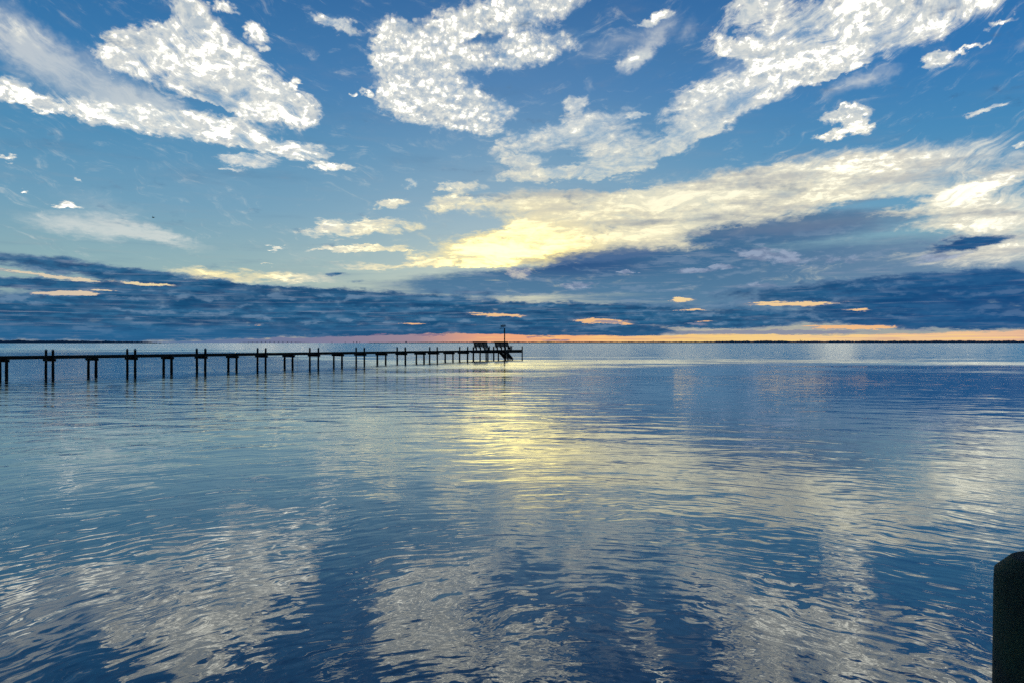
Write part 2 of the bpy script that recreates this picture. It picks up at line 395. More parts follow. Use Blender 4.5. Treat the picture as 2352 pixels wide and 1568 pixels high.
Dcol = W.mix(W.mr(el, 1.6, 0.5, 0.0, 0.7), Dcol, W.mix(W.mr(az, -30, -5), sc((40, 100, 146)), sc((34, 82, 126))))
over(W.math('MULTIPLY', W.mr(W.math('MULTIPLY_ADD', W.math('SUBTRACT', nS, 0.5), 0.8, Dk), 0.0, 0.8), 0.55), sc((104, 136, 166)))
over(Df, Dcol)

# --- openings: cream and orange slits in the bank
O = field(PL, [
    ('S', -40, 620, 260, 647, 8, 1.7), ('S', 50, 676, 225, 672, 10, 1.9), ('S', 250, 650, 420, 655, 6, 1.6), ('S', 180, 668, 290, 668, 4, 0.8),
    ('S', 1040, 719, 1235, 727, 6, 1.5), ('S', 915, 742, 985, 744, 4, 1.1), ('S', 1290, 735, 1490, 742, 9, 1.7),
    ('B', 1562, 689, 38, 13, 0, 1.5), ('S', 1530, 712, 1625, 711, 4, 1.3), ('S', 1680, 697, 1950, 699, 8, 1.6), ('S', 1930, 712, 2000, 712, 5, 1.2),
    ('S', 1590, 737, 1650, 738, 4, 1.1), ('S', 1815, 750, 2080, 752, 9, 1.5), ('S', 570, 745, 600, 746, 4, 0.9), ('S', 1250, 668, 1420, 672, 3, 0.4)], 0.85)
Of = W.mr(W.math('ADD', W.math('ADD', O, W.math('MULTIPLY', W.math('SUBTRACT', nF, 0.5), 2.0)), W.math('MULTIPLY', W.math('SUBTRACT', nS2, 0.5), 2.4)), 0.15, 1.0)
Of = W.math('MULTIPLY', Of, W.mr(O, 0.06, 0.35))
Ocol = W.mix(W.mr(el, 1.2, 4.2), sc((248, 192, 134)), sc((250, 226, 168)))
Ocol = W.mix(W.mr(dist2(-22, 5.2, 9, 1.2), 0, 1, 0.8, 0), Ocol, sc((255, 226, 120)))
Ocol = W.mix(W.math('MULTIPLY', W.mr(az, -24, -31), 0.5), Ocol, sc((190, 185, 190)))
over(W.math('MULTIPLY', W.mr(W.math('MULTIPLY_ADD', W.math('SUBTRACT', nS2, 0.5), 1.2, O), 0.0, 0.9), 0.34), sc((176, 164, 160)))
Ocol = W.mix(W.mr(Of, 0.15, 0.7), sc((138, 142, 166)), Ocol)
over(W.math('MULTIPLY', W.mr(Of, 0.0, 0.6), 0.9), Ocol)

# --- bright strip on the horizon
def g1(v): return (v, v, v, 1)
top = W.ramp(W.mr(az, -36, 36, 0, 1, False), [(0.0, g1(0.0)), (0.15, g1(0.05)), (0.24, g1(0.28)), (0.31, g1(0.46)), (0.43, g1(0.72)), (0.5, g1(0.60)),
       (0.57, g1(0.48)), (0.66, g1(0.50)), (0.72, g1(0.62)), (0.86, g1(0.55)), (0.93, g1(0.68)), (1.0, g1(0.76))])
topn = W.math('MULTIPLY_ADD', W.math('SUBTRACT', nS2, 0.5), 0.22, top)
topn = W.math('MULTIPLY_ADD', W.math('SUBTRACT', nL, 0.5), 0.45, topn)
topn = W.math('MULTIPLY_ADD', W.math('SUBTRACT', nK, 0.5), 0.22, topn)
hf = W.mr(W.math('SUBTRACT', topn, W.math('MULTIPLY', el, 1.0)), -0.05, 0.05)
hcol = W.ramp(W.mr(az, -36, 36, 0, 1, False), [(0.0, sc((44, 98, 148))), (0.18, sc((62, 106, 152))), (0.3, sc((112, 116, 152))), (0.4, sc((154, 130, 146))),
       (0.47, sc((238, 162, 124))), (0.55, sc((252, 176, 116))), (0.64, sc((250, 198, 130))), (0.72, sc((250, 210, 130))), (0.85, sc((248, 206, 150))), (1.0, sc((238, 188, 150)))])
hcol = W.mix(W.math('MULTIPLY', W.mr(nS2, 0.52, 0.66), W.mr(az, -8, 2, 0, 0.45)), hcol, sc((196, 150, 140)))
hcol = W.mix(0.12, hcol, sc((190, 176, 170)))
hcol = W.mix(W.math('MULTIPLY', W.mr(nS2, 0.48, 0.36), W.mr(az, -8, 2, 0, 0.6)), hcol, sc((255, 214, 130)))
over(hf, hcol)
# grey-violet bars across the strip
Vb = field(PL, [('S', 1480, 762, 2060, 764, 8, 1.4), ('S', 1230, 781, 1330, 781, 4, 1.2), ('S', 1190, 773, 1290, 774, 3, 1.0), ('S', 850, 768, 900, 767, 4, 0.9),
                ('S', 1340, 739, 1440, 740, 4, 1.3), ('S', 2080, 756, 2150, 758, 3, 0.8), ('S', 940, 771, 1040, 769, 3, 1.0), ('B', 1600, 744, 60, 6, 0, 0.8)])
Vf = W.mr(W.math('ADD', Vb, W.math('MULTIPLY', W.math('SUBTRACT', nF, 0.5), 1.0)), 0.3, 0.6)
over(W.math('MULTIPLY', Vf, 0.8), W.mix(W.mr(az, 0, 10), sc((128, 112, 140)), sc((130, 136, 160))))

# brightly lit cloud is far brighter than the blue around it
lum = W.vmath('DOT_PRODUCT', sky, (0.33, 0.45, 0.22), val=True)
sky = W.vmath('SCALE', sky, scale=W.mr(lum, 0.72, 1.0, 1.0, 2.3))
# behind the viewer the evening sky is dim, below the horizon it is dark
back = W.mr(dy, 0.15, -0.5, 1.0, 0.38)
sky = W.vmath('SCALE', sky, scale=back)
bg = wt.nodes.new('ShaderNodeBackground'); W.put(bg.inputs[0], sky); bg.inputs[1].default_value = 1.0
wo = wt.nodes.new('ShaderNodeOutputWorld'); wt.links.new(bg.outputs[0], wo.inputs[0])
world.cycles.sampling_method = 'NONE'

# ------------------------------------------------------------------ sun (veiled by cloud)
sd = bpy.data.lights.new('sun', 'SUN'); sd.energy = 0.003; sd.angle = R(16); sd.color = (1.0, 0.80, 0.42)
so = bpy.data.objects.new('sun', sd); col.objects.link(so)
sdir = Vector((math.sin(R(SUN_AZ)) * math.cos(R(SUN_EL)), math.cos(R(SUN_AZ)) * math.cos(R(SUN_EL)), math.sin(R(SUN_EL))))
so.rotation_euler = sdir.to_track_quat('Z', 'Y').to_euler()
so.location = (0, 60, 30)

# ------------------------------------------------------------------ materials
def mat(name):
    m = bpy.data.materials.new(name); m.use_nodes = True
    t = m.node_tree
    for n in list(t.nodes): t.nodes.remove(n)
    return m, NT(t)

def finish(T, sh):
    o = T.n.new('ShaderNodeOutputMaterial'); T.l.new(sh, o.inputs['Surface'])

def wood(name, dark, light, scale=(6, 6, 60), rough=0.85, green=None):
    m, T = mat(name)
    tc = T.n.new('ShaderNodeTexCoord')
    v = T.vmath('MULTIPLY', tc.outputs['Object'], scale)
    n1 = T.noise(v, 1.0, 5, 0.65)
    n2 = T.noise(tc.outputs['Object'], 1.3, 3, 0.6)
    c = T.mix(n1, dark, light)
    c = T.mix(T.mr(n2, 0.35, 0.7, 0, 0.5), c, tuple(x * 0.5 for x in dark[:3]) + (1,))
    if green:
        c = T.mix(T.mr(T.noise(tc.outputs['Object'], 3.0, 4, 0.6), 0.42, 0.62, 0, 0.8), c, green)
    p = T.n.new('ShaderNodeBsdfPrincipled')
    T.put(p.inputs['Base Color'], c); p.inputs['Roughness'].default_value = rough
    b = T.n.new('ShaderNodeBump'); b.inputs['Strength'].default_value = 0.6; b.inputs['Distance'].default_value = 0.006
    T.put(b.inputs['Height'], n1); T.l.new(b.outputs[0], p.inputs['Normal'])
    finish(T, p.outputs[0]); return m

def plain(name, c, rough=0.6, metal=0.0):
    m, T = mat(name)
    tc = T.n.new('ShaderNodeTexCoord')
    n = T.noise(tc.outputs['Object'], 4, 4, 0.6)
    p = T.n.new('ShaderNodeBsdfPrincipled')
    T.put(p.inputs['Base Color'], T.mix(n, tuple(x * 0.7 for x in c) + (1,), tuple(min(1, x * 1.25) for x in c) + (1,)))
    p.inputs['Roughness'].default_value = rough; p.inputs['Metallic'].default_value = metal
    finish(T, p.outputs[0]); return m

m_pile = wood('pile_wood', (0.012, 0.013, 0.013, 1), (0.035, 0.034, 0.028, 1), (14, 14, 1.5))
m_deck = wood('deck_wood', (0.018, 0.018, 0.017, 1), (0.05, 0.046, 0.036, 1), (3, 3, 20))
m_bench = wood('bench_wood', (0.02, 0.024, 0.022, 1), (0.055, 0.055, 0.045, 1), (4, 4, 20))
m_post = wood('near_post_wood', (0.010, 0.011, 0.011, 1), (0.17, 0.15, 0.115, 1), (16, 16, 1.1), 0.85, (0.07, 0.10, 0.05, 1))
m_post_top = wood('post_end_grain', (0.03, 0.032, 0.028, 1), (0.14, 0.13, 0.10, 1), (30, 30, 30), 0.9)
m_cap = plain('pile_cap_plastic', (0.62, 0.66, 0.70), 0.35)
m_metal = plain('dark_metal', (0.03, 0.032, 0.035), 0.5, 0.6)
m_panel_glare = plain('solar_panel_glare', (0.78, 0.80, 0.82), 0.3, 0.0)  # sky glare on the solar panel, painted as a near-white base colour
m_rope = plain('rope_fibre', (0.05, 0.05, 0.05), 0.9)
m_bird = plain('bird_feathers', (0.012, 0.014, 0.018), 0.8)
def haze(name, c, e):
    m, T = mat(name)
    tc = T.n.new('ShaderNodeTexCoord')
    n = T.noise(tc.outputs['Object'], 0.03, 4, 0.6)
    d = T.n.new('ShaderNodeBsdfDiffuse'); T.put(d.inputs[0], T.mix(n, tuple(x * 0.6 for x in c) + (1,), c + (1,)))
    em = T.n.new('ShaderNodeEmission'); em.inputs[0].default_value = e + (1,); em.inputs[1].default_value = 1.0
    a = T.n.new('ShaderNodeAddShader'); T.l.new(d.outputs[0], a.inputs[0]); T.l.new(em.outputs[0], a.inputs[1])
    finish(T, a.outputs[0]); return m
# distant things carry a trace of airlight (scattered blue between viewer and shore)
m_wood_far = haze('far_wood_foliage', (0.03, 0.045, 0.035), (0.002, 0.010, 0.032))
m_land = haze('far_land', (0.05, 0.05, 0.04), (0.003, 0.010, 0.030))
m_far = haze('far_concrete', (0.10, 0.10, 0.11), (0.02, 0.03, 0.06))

# ------------------------------------------------------------------ water
m_water, T = mat('bay_water')
geo = T.n.new('ShaderNodeNewGeometry')
pos = geo.outputs['Position']
px_, py_, pz_ = T.sep(pos)
flat = T.comb(px_, py_, 0.0)
cdist = T.vmath('LENGTH', flat, val=True)
# irregular travel of the waves
wn = T.vmath('SUBTRACT', T.noise(flat, 0.45, 3, 0.55, color=True), (0.5, 0.5, 0.5))
wpos = T.vmath('MULTIPLY_ADD', wn, (1.25, 1.25, 0), flat)
patch = T.noise(T.vmath('MULTIPLY', flat, (0.05, 0.12, 1)), 1.0, 3, 0.6)
patch2 = T.noise(T.vmath('MULTIPLY', flat, (0.35, 0.6, 1)), 1.0, 2, 0.5)
acc = None
def addwave(acc, wl, ang, slope, src=None):
    k = 2 * math.pi / wl
    d = (math.sin(R(ang)), math.cos(R(ang)), 0)
    ph = T.vmath('DOT_PRODUCT', src or wpos, (d[0] * k, d[1] * k, 0), val=True)
    s = T.math('SINE', T.math('ADD', ph, random.uniform(0, 6.28)))
    v = T.vmath('SCALE', (d[0] * slope, d[1] * slope, 0), scale=s)
    return v if acc is None else T.vmath('ADD', acc, v)
long_ = None
for wl, ang, sl in [(1.9, 8, 0.016), (1.35, -17, 0.014), (1.05, 24, 0.014), (0.8, -6, 0.013), (2.7, 15, 0.012)]:
    long_ = addwave(long_, wl, ang, sl)
short = None
for wl, ang, sl in [(0.55, -30, 0.013), (0.42, 12, 0.016), (0.31, -48, 0.015), (0.26, 36, 0.017), (0.19, -12, 0.018),
                    (0.155, 62, 0.015), (0.125, -70, 0.013), (0.34, 80, 0.010)]:
    short = addwave(short, wl, ang, sl)
# rings running out from the dock
cx = T.vmath('SUBTRACT', wpos, (0.6, 4.0, 0))
rr = T.vmath('LENGTH', cx, val=True)
rh = T.vmath('NORMALIZE', cx)
hx, hy, hz = T.sep(rh)
th = T.comb(T.math('MULTIPLY', hy, -1.0), hx, 0.0)
rad = None
for wl, sl in [(1.30, 0.010), (0.86, 0.009), (2.1, 0.010), (1.05, 0.007)]:
    s = T.math('SINE', T.math('MULTIPLY', rr, 2 * math.pi / wl))
    v = T.vmath('SCALE', rh, scale=T.math('MULTIPLY', s, sl))
    rad = v if rad is None else T.vmath('ADD', rad, v)
radn = None
for wl, sl in [(0.40, 0.016), (0.23, 0.020), (0.14, 0.018)]:
    s = T.math('SINE', T.math('MULTIPLY', rr, 2 * math.pi / wl))
    v = T.vmath('SCALE', rh, scale=T.math('MULTIPLY', s, sl))
    radn = v if radn is None else T.vmath('ADD', radn, v)
ang_ = T.math('ARCTAN2', hx, hy)
def polar_noise(kr, ka, det, rgh, off):
    n = T.noise(T.comb(T.math('MULTIPLY', rr, kr), T.math('MULTIPLY', ang_, ka), off), 1.0, det, rgh, color=True)
    a, b, c = T.sep(T.vmath('SUBTRACT', n, (0.5, 0.5, 0.5)))
    return T.vmath('ADD', T.vmath('SCALE', rh, scale=a), T.vmath('SCALE', th, scale=T.math('MULTIPLY', b, 0.75)))
nz1 = polar_noise(7.2, 11.0, 3, 0.55, 0.0)
nz2 = polar_noise(2.2, 3.6, 4, 0.6, 7.0)
nz0 = polar_noise(20.0, 24.0, 1, 0.5, 3.0)
nearf = T.mr(cdist, 7, 24, 0.22, 0.85)
side = T.mr(T.math('DIVIDE', px_, T.math('MAXIMUM', py_, 1.0)), -0.1, 0.25, 1.0, 0.42)     # lee water on the right lies calmer
calm = T.mr(cdist, 9, 42, 0.50, T.math('MULTIPLY', side, 0.72))
tanaz = T.math('DIVIDE', px_, T.math('MAXIMUM', py_, 1.0))
lane = T.noise(T.vmath('MULTIPLY', flat, (0.006, 0.035, 1)), 1.0, 4, 0.65)
edge = T.math('MULTIPLY', T.mr(tanaz, -0.5, -0.12, 190, 62), T.mr(lane, 0.3, 0.7, 0.70, 1.35))
farf = T.mr(T.math('MULTIPLY_ADD', T.math('SUBTRACT', patch, 0.5), 55, py_), T.math('MULTIPLY', edge, 0.80), T.math('MULTIPLY', edge, 2.2))
slope = T.vmath('SCALE', T.vmath('ADD', long_, rad), scale=T.math('MULTIPLY', nearf, T.mr(patch, 0.3, 0.7, 0.5, 1.3)))
slope = T.vmath('ADD', slope, T.vmath('SCALE', T.vmath('ADD', T.vmath('SCALE', short, scale=0.55), radn), scale=T.math('MULTIPLY', T.mr(patch2, 0.3, 0.7, 0.25, 1.15), T.mr(cdist, 5, 45, 0.9, 0.7))))
slope = T.vmath('ADD', slope, T.vmath('SCALE', nz1, scale=0.18))
slope = T.vmath('ADD', slope, T.vmath('SCALE', nz0, scale=T.mr(cdist, 7, 30, 0.12, 0.05)))
slope = T.vmath('ADD', slope, T.vmath('SCALE', nz2, scale=0.045))
# wind-ruffled water farther out
nz3 = T.vmath('SUBTRACT', T.noise(T.vmath('MULTIPLY', flat, (0.5, 1.6, 1)), 1.0, 3, 0.6, color=True), (0.5, 0.5, 0.5))
rough = T.vmath('ADD', T.vmath('SCALE', nz3, scale=0.16), (0.0, 0.13, 0))
slope2 = T.vmath('ADD', T.vmath('SCALE', slope, scale=calm), T.vmath('SCALE', rough, scale=farf))
sx, sy, sz = T.sep(slope2)
nrm = T.vmath('NORMALIZE', T.comb(T.math('MULTIPLY', sx, -0.8), T.math('MULTIPLY', sy, -1.0), 1.0))
gl = T.n.new('ShaderNodeBsdfGlossy'); gl.inputs['Roughness'].default_value = 0.0
T.put(gl.inputs['Color'], (0.93, 0.975, 1.0, 1)); T.put(gl.inputs['Normal'], nrm)
T.put(gl.inputs['Roughness'], T.mr(cdist, 10, 120, 0.004, 0.07))
fr = T.n.new('ShaderNodeFresnel'); fr.inputs['IOR'].default_value = 1.5; T.put(fr.inputs['Normal'], nrm)
fac = T.mr(fr.outputs[0], 0.14, 0.72, 0.255, 0.95, False)
bodyc = T.mix(T.mr(patch2, 0.3, 0.7), (0.001, 0.010, 0.022, 1), (0.002, 0.015, 0.030, 1))
df = T.n.new('ShaderNodeBsdfDiffuse'); T.put(df.inputs[0], bodyc)
mx = T.n.new('ShaderNodeMixShader'); T.put(mx.inputs[0], fac)
T.l.new(df.outputs[0], mx.inputs[1]); T.l.new(gl.outputs[0], mx.inputs[2])
finish(T, mx.outputs[0])

bm = bmesh.new()
ys = [-60, -5, 20, 80, 300, 1200, 5000, 16000]
xs = [-16000, -4000, -1000, -250, -60, 0, 60, 250, 1000, 4000, 16000]
vg = [[bm.verts.new((x, y, 0)) for x in xs] for y in ys]
for i in range(len(ys) - 1):
    for j in range(len(xs) - 1):
        bm.faces.new((vg[i][j], vg[i][j + 1], vg[i + 1][j + 1], vg[i + 1][j]))
me = bpy.data.meshes.new('bay_water'); bm.to_mesh(me); bm.free(); me.materials.append(m_water)
water = bpy.data.objects.new('bay_water', me); col.objects.link(water)
tag(water, 'rippled blue bay water mirroring the evening clouds', kind='structure')

# ------------------------------------------------------------------ far shores
def land_strip(name, x0, x1, y, depth, h, label):
    bm = bmesh.new()
    n = 60; rows = []
    for i in range(n + 1):
        t = i / n; x = x0 + (x1 - x0) * t
        e = min(1, min(t, 1 - t) * 12)
        yy = y + 40 * mnoise.noise(Vector((x * 0.002, 3, 0)))
        rows.append([bm.verts.new((x, yy, -0.5)), bm.verts.new((x, yy + 25, h * (0.3 + 0.7 * e))),
                     bm.verts.new((x, yy + depth, h * (0.3 + 0.7 * e))), bm.verts.new((x, yy + depth + 25, -0.5))])
    for i in range(n):
        for k in range(3):
            bm.faces.new((rows[i][k], rows[i + 1][k], rows[i + 1][k + 1], rows[i][k + 1]))
    me = bpy.data.meshes.new(name); bm.to_mesh(me); bm.free(); me.materials.append(m_land)
    o = bpy.data.objects.new(name, me); col.objects.link(o)
    tag(o, label, kind='structure'); return o

def wood_line(name, pts, y, depth, label, dens=7.0):
    """a far-off wood: many crowns in one mesh. pts = (x, height)"""
    bm = bmesh.new()
    def hh(x):
        for (xa, ha), (xb, hb) in zip(pts, pts[1:]):
            if xa <= x <= xb: return ha + (hb - ha) * (x - xa) / (xb - xa)
        return pts[-1][1]
    x = pts[0][0]
    while x < pts[-1][0]:
        h = hh(x) * (1 + 0.22 * mnoise.noise(Vector((x * 0.012, 0, 0))) + random.uniform(-0.13, 0.13))
        r = max(3.5, h * 0.75) * random.uniform(0.8, 1.5)
        yy = y + 30 + random.uniform(0, depth) + 40 * mnoise.noise(Vector((x * 0.002, 3, 0)))
        m = Matrix.Translation((x, yy, h * 0.45 + 0.8)) @ Matrix.Diagonal((r * 2.0, r, h * 0.6, 1))
        rr = bmesh.ops.create_icosphere(bm, subdivisions=1, radius=1.0, matrix=m)
        for v in rr['verts']:
            v.co += Vector((random.uniform(-1, 1), random.uniform(-1, 1), random.uniform(-1, 1))) * r * 0.13
        x += dens * random.uniform(0.5, 1.2)
    me = bpy.data.meshes.new(name); bm.to_mesh(me); bm.free(); me.materials.append(m_wood_far)
    o = bpy.data.objects.new(name, me); col.objects.link(o)
    tag(o, label, 'woods', kind='stuff'); return o

def pxx(p, y): return (p - 2016) / 2933.0 * y
YL, YR = 4000.0, 6000.0
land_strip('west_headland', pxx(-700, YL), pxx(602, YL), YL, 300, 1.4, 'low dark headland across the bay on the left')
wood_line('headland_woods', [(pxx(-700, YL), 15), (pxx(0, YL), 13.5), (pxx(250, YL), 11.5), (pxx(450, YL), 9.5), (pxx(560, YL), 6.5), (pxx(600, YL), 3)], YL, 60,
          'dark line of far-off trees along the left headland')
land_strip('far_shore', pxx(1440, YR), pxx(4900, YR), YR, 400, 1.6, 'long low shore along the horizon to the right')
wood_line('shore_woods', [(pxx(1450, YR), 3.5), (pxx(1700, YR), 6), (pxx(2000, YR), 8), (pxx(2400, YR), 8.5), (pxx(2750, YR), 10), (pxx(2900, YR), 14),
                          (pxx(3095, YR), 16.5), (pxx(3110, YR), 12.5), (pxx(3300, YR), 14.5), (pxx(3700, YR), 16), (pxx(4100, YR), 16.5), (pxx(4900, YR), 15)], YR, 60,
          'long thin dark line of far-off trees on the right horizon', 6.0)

# distant bridge
YB = 8000.0; mpx = YB / 2933.0
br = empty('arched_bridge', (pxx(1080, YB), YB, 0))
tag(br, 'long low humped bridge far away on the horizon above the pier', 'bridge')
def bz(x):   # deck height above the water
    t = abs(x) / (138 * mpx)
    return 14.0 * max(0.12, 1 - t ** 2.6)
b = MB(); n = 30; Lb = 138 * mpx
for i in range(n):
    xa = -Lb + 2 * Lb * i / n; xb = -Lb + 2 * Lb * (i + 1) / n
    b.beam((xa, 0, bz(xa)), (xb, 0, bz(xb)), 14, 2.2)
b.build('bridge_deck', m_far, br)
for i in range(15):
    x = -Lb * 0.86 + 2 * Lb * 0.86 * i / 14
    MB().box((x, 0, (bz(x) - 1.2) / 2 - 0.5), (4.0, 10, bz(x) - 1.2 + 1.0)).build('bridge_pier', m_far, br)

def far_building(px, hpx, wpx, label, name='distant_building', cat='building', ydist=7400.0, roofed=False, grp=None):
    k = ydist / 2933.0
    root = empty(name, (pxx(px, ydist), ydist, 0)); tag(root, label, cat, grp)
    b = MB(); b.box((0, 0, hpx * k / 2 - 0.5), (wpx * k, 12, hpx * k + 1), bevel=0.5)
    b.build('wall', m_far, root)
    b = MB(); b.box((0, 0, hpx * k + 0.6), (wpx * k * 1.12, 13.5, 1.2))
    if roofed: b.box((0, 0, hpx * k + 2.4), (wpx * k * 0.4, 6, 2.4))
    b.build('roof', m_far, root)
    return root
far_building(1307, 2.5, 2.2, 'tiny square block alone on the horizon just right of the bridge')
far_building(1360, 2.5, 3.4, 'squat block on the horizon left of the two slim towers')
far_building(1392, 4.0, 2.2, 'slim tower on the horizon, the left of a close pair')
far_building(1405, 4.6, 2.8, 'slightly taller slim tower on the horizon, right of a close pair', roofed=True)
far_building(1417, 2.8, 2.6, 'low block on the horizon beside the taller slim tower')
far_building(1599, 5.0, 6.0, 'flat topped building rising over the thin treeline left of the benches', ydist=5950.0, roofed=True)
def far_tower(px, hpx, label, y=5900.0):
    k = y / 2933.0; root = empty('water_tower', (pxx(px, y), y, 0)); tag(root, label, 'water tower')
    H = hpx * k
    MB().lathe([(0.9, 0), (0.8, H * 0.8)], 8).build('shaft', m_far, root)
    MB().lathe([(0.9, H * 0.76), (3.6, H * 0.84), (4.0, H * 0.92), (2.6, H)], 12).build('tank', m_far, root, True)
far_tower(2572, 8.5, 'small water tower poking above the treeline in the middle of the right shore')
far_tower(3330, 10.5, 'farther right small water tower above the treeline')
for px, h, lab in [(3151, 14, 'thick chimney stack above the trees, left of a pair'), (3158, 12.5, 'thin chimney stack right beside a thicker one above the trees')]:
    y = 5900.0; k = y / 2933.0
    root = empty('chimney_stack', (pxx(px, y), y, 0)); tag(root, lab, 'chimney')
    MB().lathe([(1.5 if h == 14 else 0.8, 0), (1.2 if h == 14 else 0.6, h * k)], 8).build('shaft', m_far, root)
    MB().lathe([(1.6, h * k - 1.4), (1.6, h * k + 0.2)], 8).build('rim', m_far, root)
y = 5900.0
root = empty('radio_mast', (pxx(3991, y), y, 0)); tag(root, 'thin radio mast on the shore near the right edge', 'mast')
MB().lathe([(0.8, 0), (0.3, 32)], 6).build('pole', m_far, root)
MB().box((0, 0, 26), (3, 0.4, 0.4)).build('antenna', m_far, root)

# ------------------------------------------------------------------ the pier
Y0 = 63.5; X0 = -1807 / 2933.0 * Y0
DJ = Vector((2.11, 2.746, 0)); SP = DJ.length
dv = DJ.normalized(); pv = Vector((-dv.y, dv.x, 0))      # along the pier, across to the far side
ANG = math.atan2(dv.y, dv.x)
def PP(j, s, z=0): return Vector((X0, Y0, 0)) + DJ * j + pv * s + Vector((0, 0, z))
ZD = 1.52
pier = empty('fishing_pier', PP(0, 0), ANG)
tag(pier, 'long narrow dark timber pier on piles reaching out over the bay', 'pier')
def L(j, s, z=0):            # pier-local coordinates: x along, y across (far side positive)
    return Vector((j * SP, s, z))
def loc_j(px, s):
    """bay position whose sighting is px (photo pixels) on the line s across the pier"""
    lo, hi = -6.0, 24.0
    for _ in range(50):
        m = (lo + hi) / 2; p = PP(m, s)
        if p.x / p.y * 2933 + 2016 < px: lo = m
        else: hi = m
    return lo
J_PL0, J_PL1 = 16.86, 19.29
W_PL = 3.0
# deck boards
b = MB(); x = -5.2 * SP; k = 0
while x < J_PL1 * SP - 0.05:
    wide = x > J_PL0 * SP
    s0, s1 = (0.115, W_PL) if wide else (0.115, 1.385)
    ov = random.uniform(-0.006, 0.006)
    b.box((x + 0.068, (s0 + s1) / 2 + ov, ZD - 0.019 + random.uniform(-0.003, 0.003)), (0.135, s1 - s0 + 0.05, 0.038))
    x += 0.143
b.build('deck_boards', m_deck, pier)
def stringer(j0, j1, s, z0, z1, t=0.045):
    MB().box(((j0 + j1) / 2 * SP, s, (z0 + z1) / 2), ((j1 - j0) * SP, t, z1 - z0)).build('stringer', m_deck, pier)
ZS = ZD - 0.04
for s in (0.138, 0.75, 1.362): stringer(-5.2, J_PL0 - 0.02, s, ZS - 0.245, ZS)
for s in (0.138, 0.9, 1.65, 2.4, W_PL - 0.02): stringer(J_PL0, J_PL1 - 0.01, s, ZS - 0.235, ZS)
MB().box(((J_PL0 + J_PL1) / 2 * SP, 0.085, ZD - 0.10), ((J_PL1 - J_PL0) * SP, 0.05, 0.24)).build('fascia', m_deck, pier)
# end fascias of the platform
for j in (J_PL0 - 0.015, J_PL1 + 0.0):
    MB().box((j * SP, W_PL / 2 + 0.08, ZS - 0.12), (0.04, W_PL - 0.1, 0.236)).build('fascia', m_deck, pier)
MB().box(((J_PL0 + J_PL1) / 2 * SP, 0.1, ZS - 0.325), ((J_PL1 - J_PL0) * SP, 0.05, 0.18)).build('brace', m_deck, pier)

seed = 0
def pile(j, s, ztop, r=0.105, cap=False, label=None):
    global seed
    seed += 1
    x, y = j * SP, s
    ln = (random.uniform(-0.014, 0.014), random.uniform(-0.012, 0.012))
    rr = r * random.uniform(0.94, 1.08)
    zs = [-1.2, -0.1, 0.25, 0.7, 1.15, ztop - 0.03, ztop]
    f = [1.12, 1.10, 1.06, 1.02, 1.0, 0.98, 0.92]
    p = MB().lathe([(rr * q, z) for q, z in zip(f, zs)], 14, (0, 0), 0.07, seed * 3.1, ln).build('pile', m_pile, pier, True)
    p.location = (x, y, 0)
    if cap:
        tx, ty = ln[0] * (ztop + 1.2), ln[1] * (ztop + 1.2)
        MB().lathe([(rr * 1.10, ztop - 0.045), (rr * 1.12, ztop + 0.004), (rr * 0.72, ztop + 0.055), (rr * 0.30, ztop + 0.095), (0.012, ztop + 0.118)], 14, (tx, ty)).build('pile_cap', m_cap, p)
    return p
def cap_beam(j, s0, s1, ztop, h=0.205):
    for off in (-0.135, 0.135):
        MB().box((j * SP + off, (s0 + s1) / 2, ztop - h / 2), (0.05, s1 - s0, h), bevel=0.004).build('cap_beam', m_deck, pier)

for i in range(-4, 17):
    j = i   # bents, alternately tall with pointed caps and cut off under the deck
    if i >= 13: j = {13: 13.0, 14: 13.74, 15: 14.65, 16: 15.53}[i]
    tall = (i % 2 == 0)
    for s in (0.0, 1.5):
        if tall: pile(j, s, 1.965, 0.108, True)
        else: pile(j, s, ZD - 0.12, 0.112)
    cap_beam(j, -0.22, 1.72, ZS - 0.247)
# piles of the end platform
pile(J_PL0, 0.0, 1.98, 0.095, True); pile(J_PL1, 0.0, 2.0, 0.095, True)
pile((J_PL0 + J_PL1) / 2, 0.0, 1.38, 0.10)
pile(J_PL0, 1.5, 1.2, 0.115); pile(loc_j(1863.5, W_PL + .1), W_PL + 0.1, 1.98, 0.125);
pile(loc_j(1914.6, W_PL + .1), W_PL + 0.1, 2.02, 0.10); pile(loc_j(1944.4, W_PL + .1), W_PL + 0.1, 2.02, 0.11); pile(loc_j(1962.3, 1.5), 1.5, 1.2, 0.10)
pile(loc_j(1999.5, W_PL + .1), W_PL + 0.1, 2.02, 0.11)
for j in (J_PL0, (J_PL0 + J_PL1) / 2, J_PL1 - 0.05): cap_beam(j, -0.12, W_PL + 0.2, ZS - 0.237, 0.17)

# boarding stair on the near side, going down toward the end
st = empty('boarding_stair', L(loc_j(1963, 0), 0, 0)); st.parent = pier
sw0, sw1 = -1.45, -0.13
run, drop = 1.45, 1.16
for s in (sw0, sw1):
    b = MB()
    b.beam((-0.15, s, ZD - 0.13), (run, s, ZD - 0.13 - drop), 0.05, 0.42)
    b.build('stair_stringer', m_deck, st)
for i in range(6):
    t = (i + 0.5) / 6
    MB().box((run * t, (sw0 + sw1) / 2, ZD - 0.03 - drop * t), (0.30, sw1 - sw0 + 0.06, 0.04), bevel=0.004).box((run * t - 0.14, (sw0 + sw1) / 2, ZD - 0.1 - drop * t), (0.02, sw1 - sw0 - 0.06, 0.16)).build('tread', m_deck, st)
MB().box((run + 0.20, (sw0 + sw1) / 2, ZD - drop - 0.16), (0.62, sw1 - sw0, 0.05)).build('landing_step', m_deck, st)
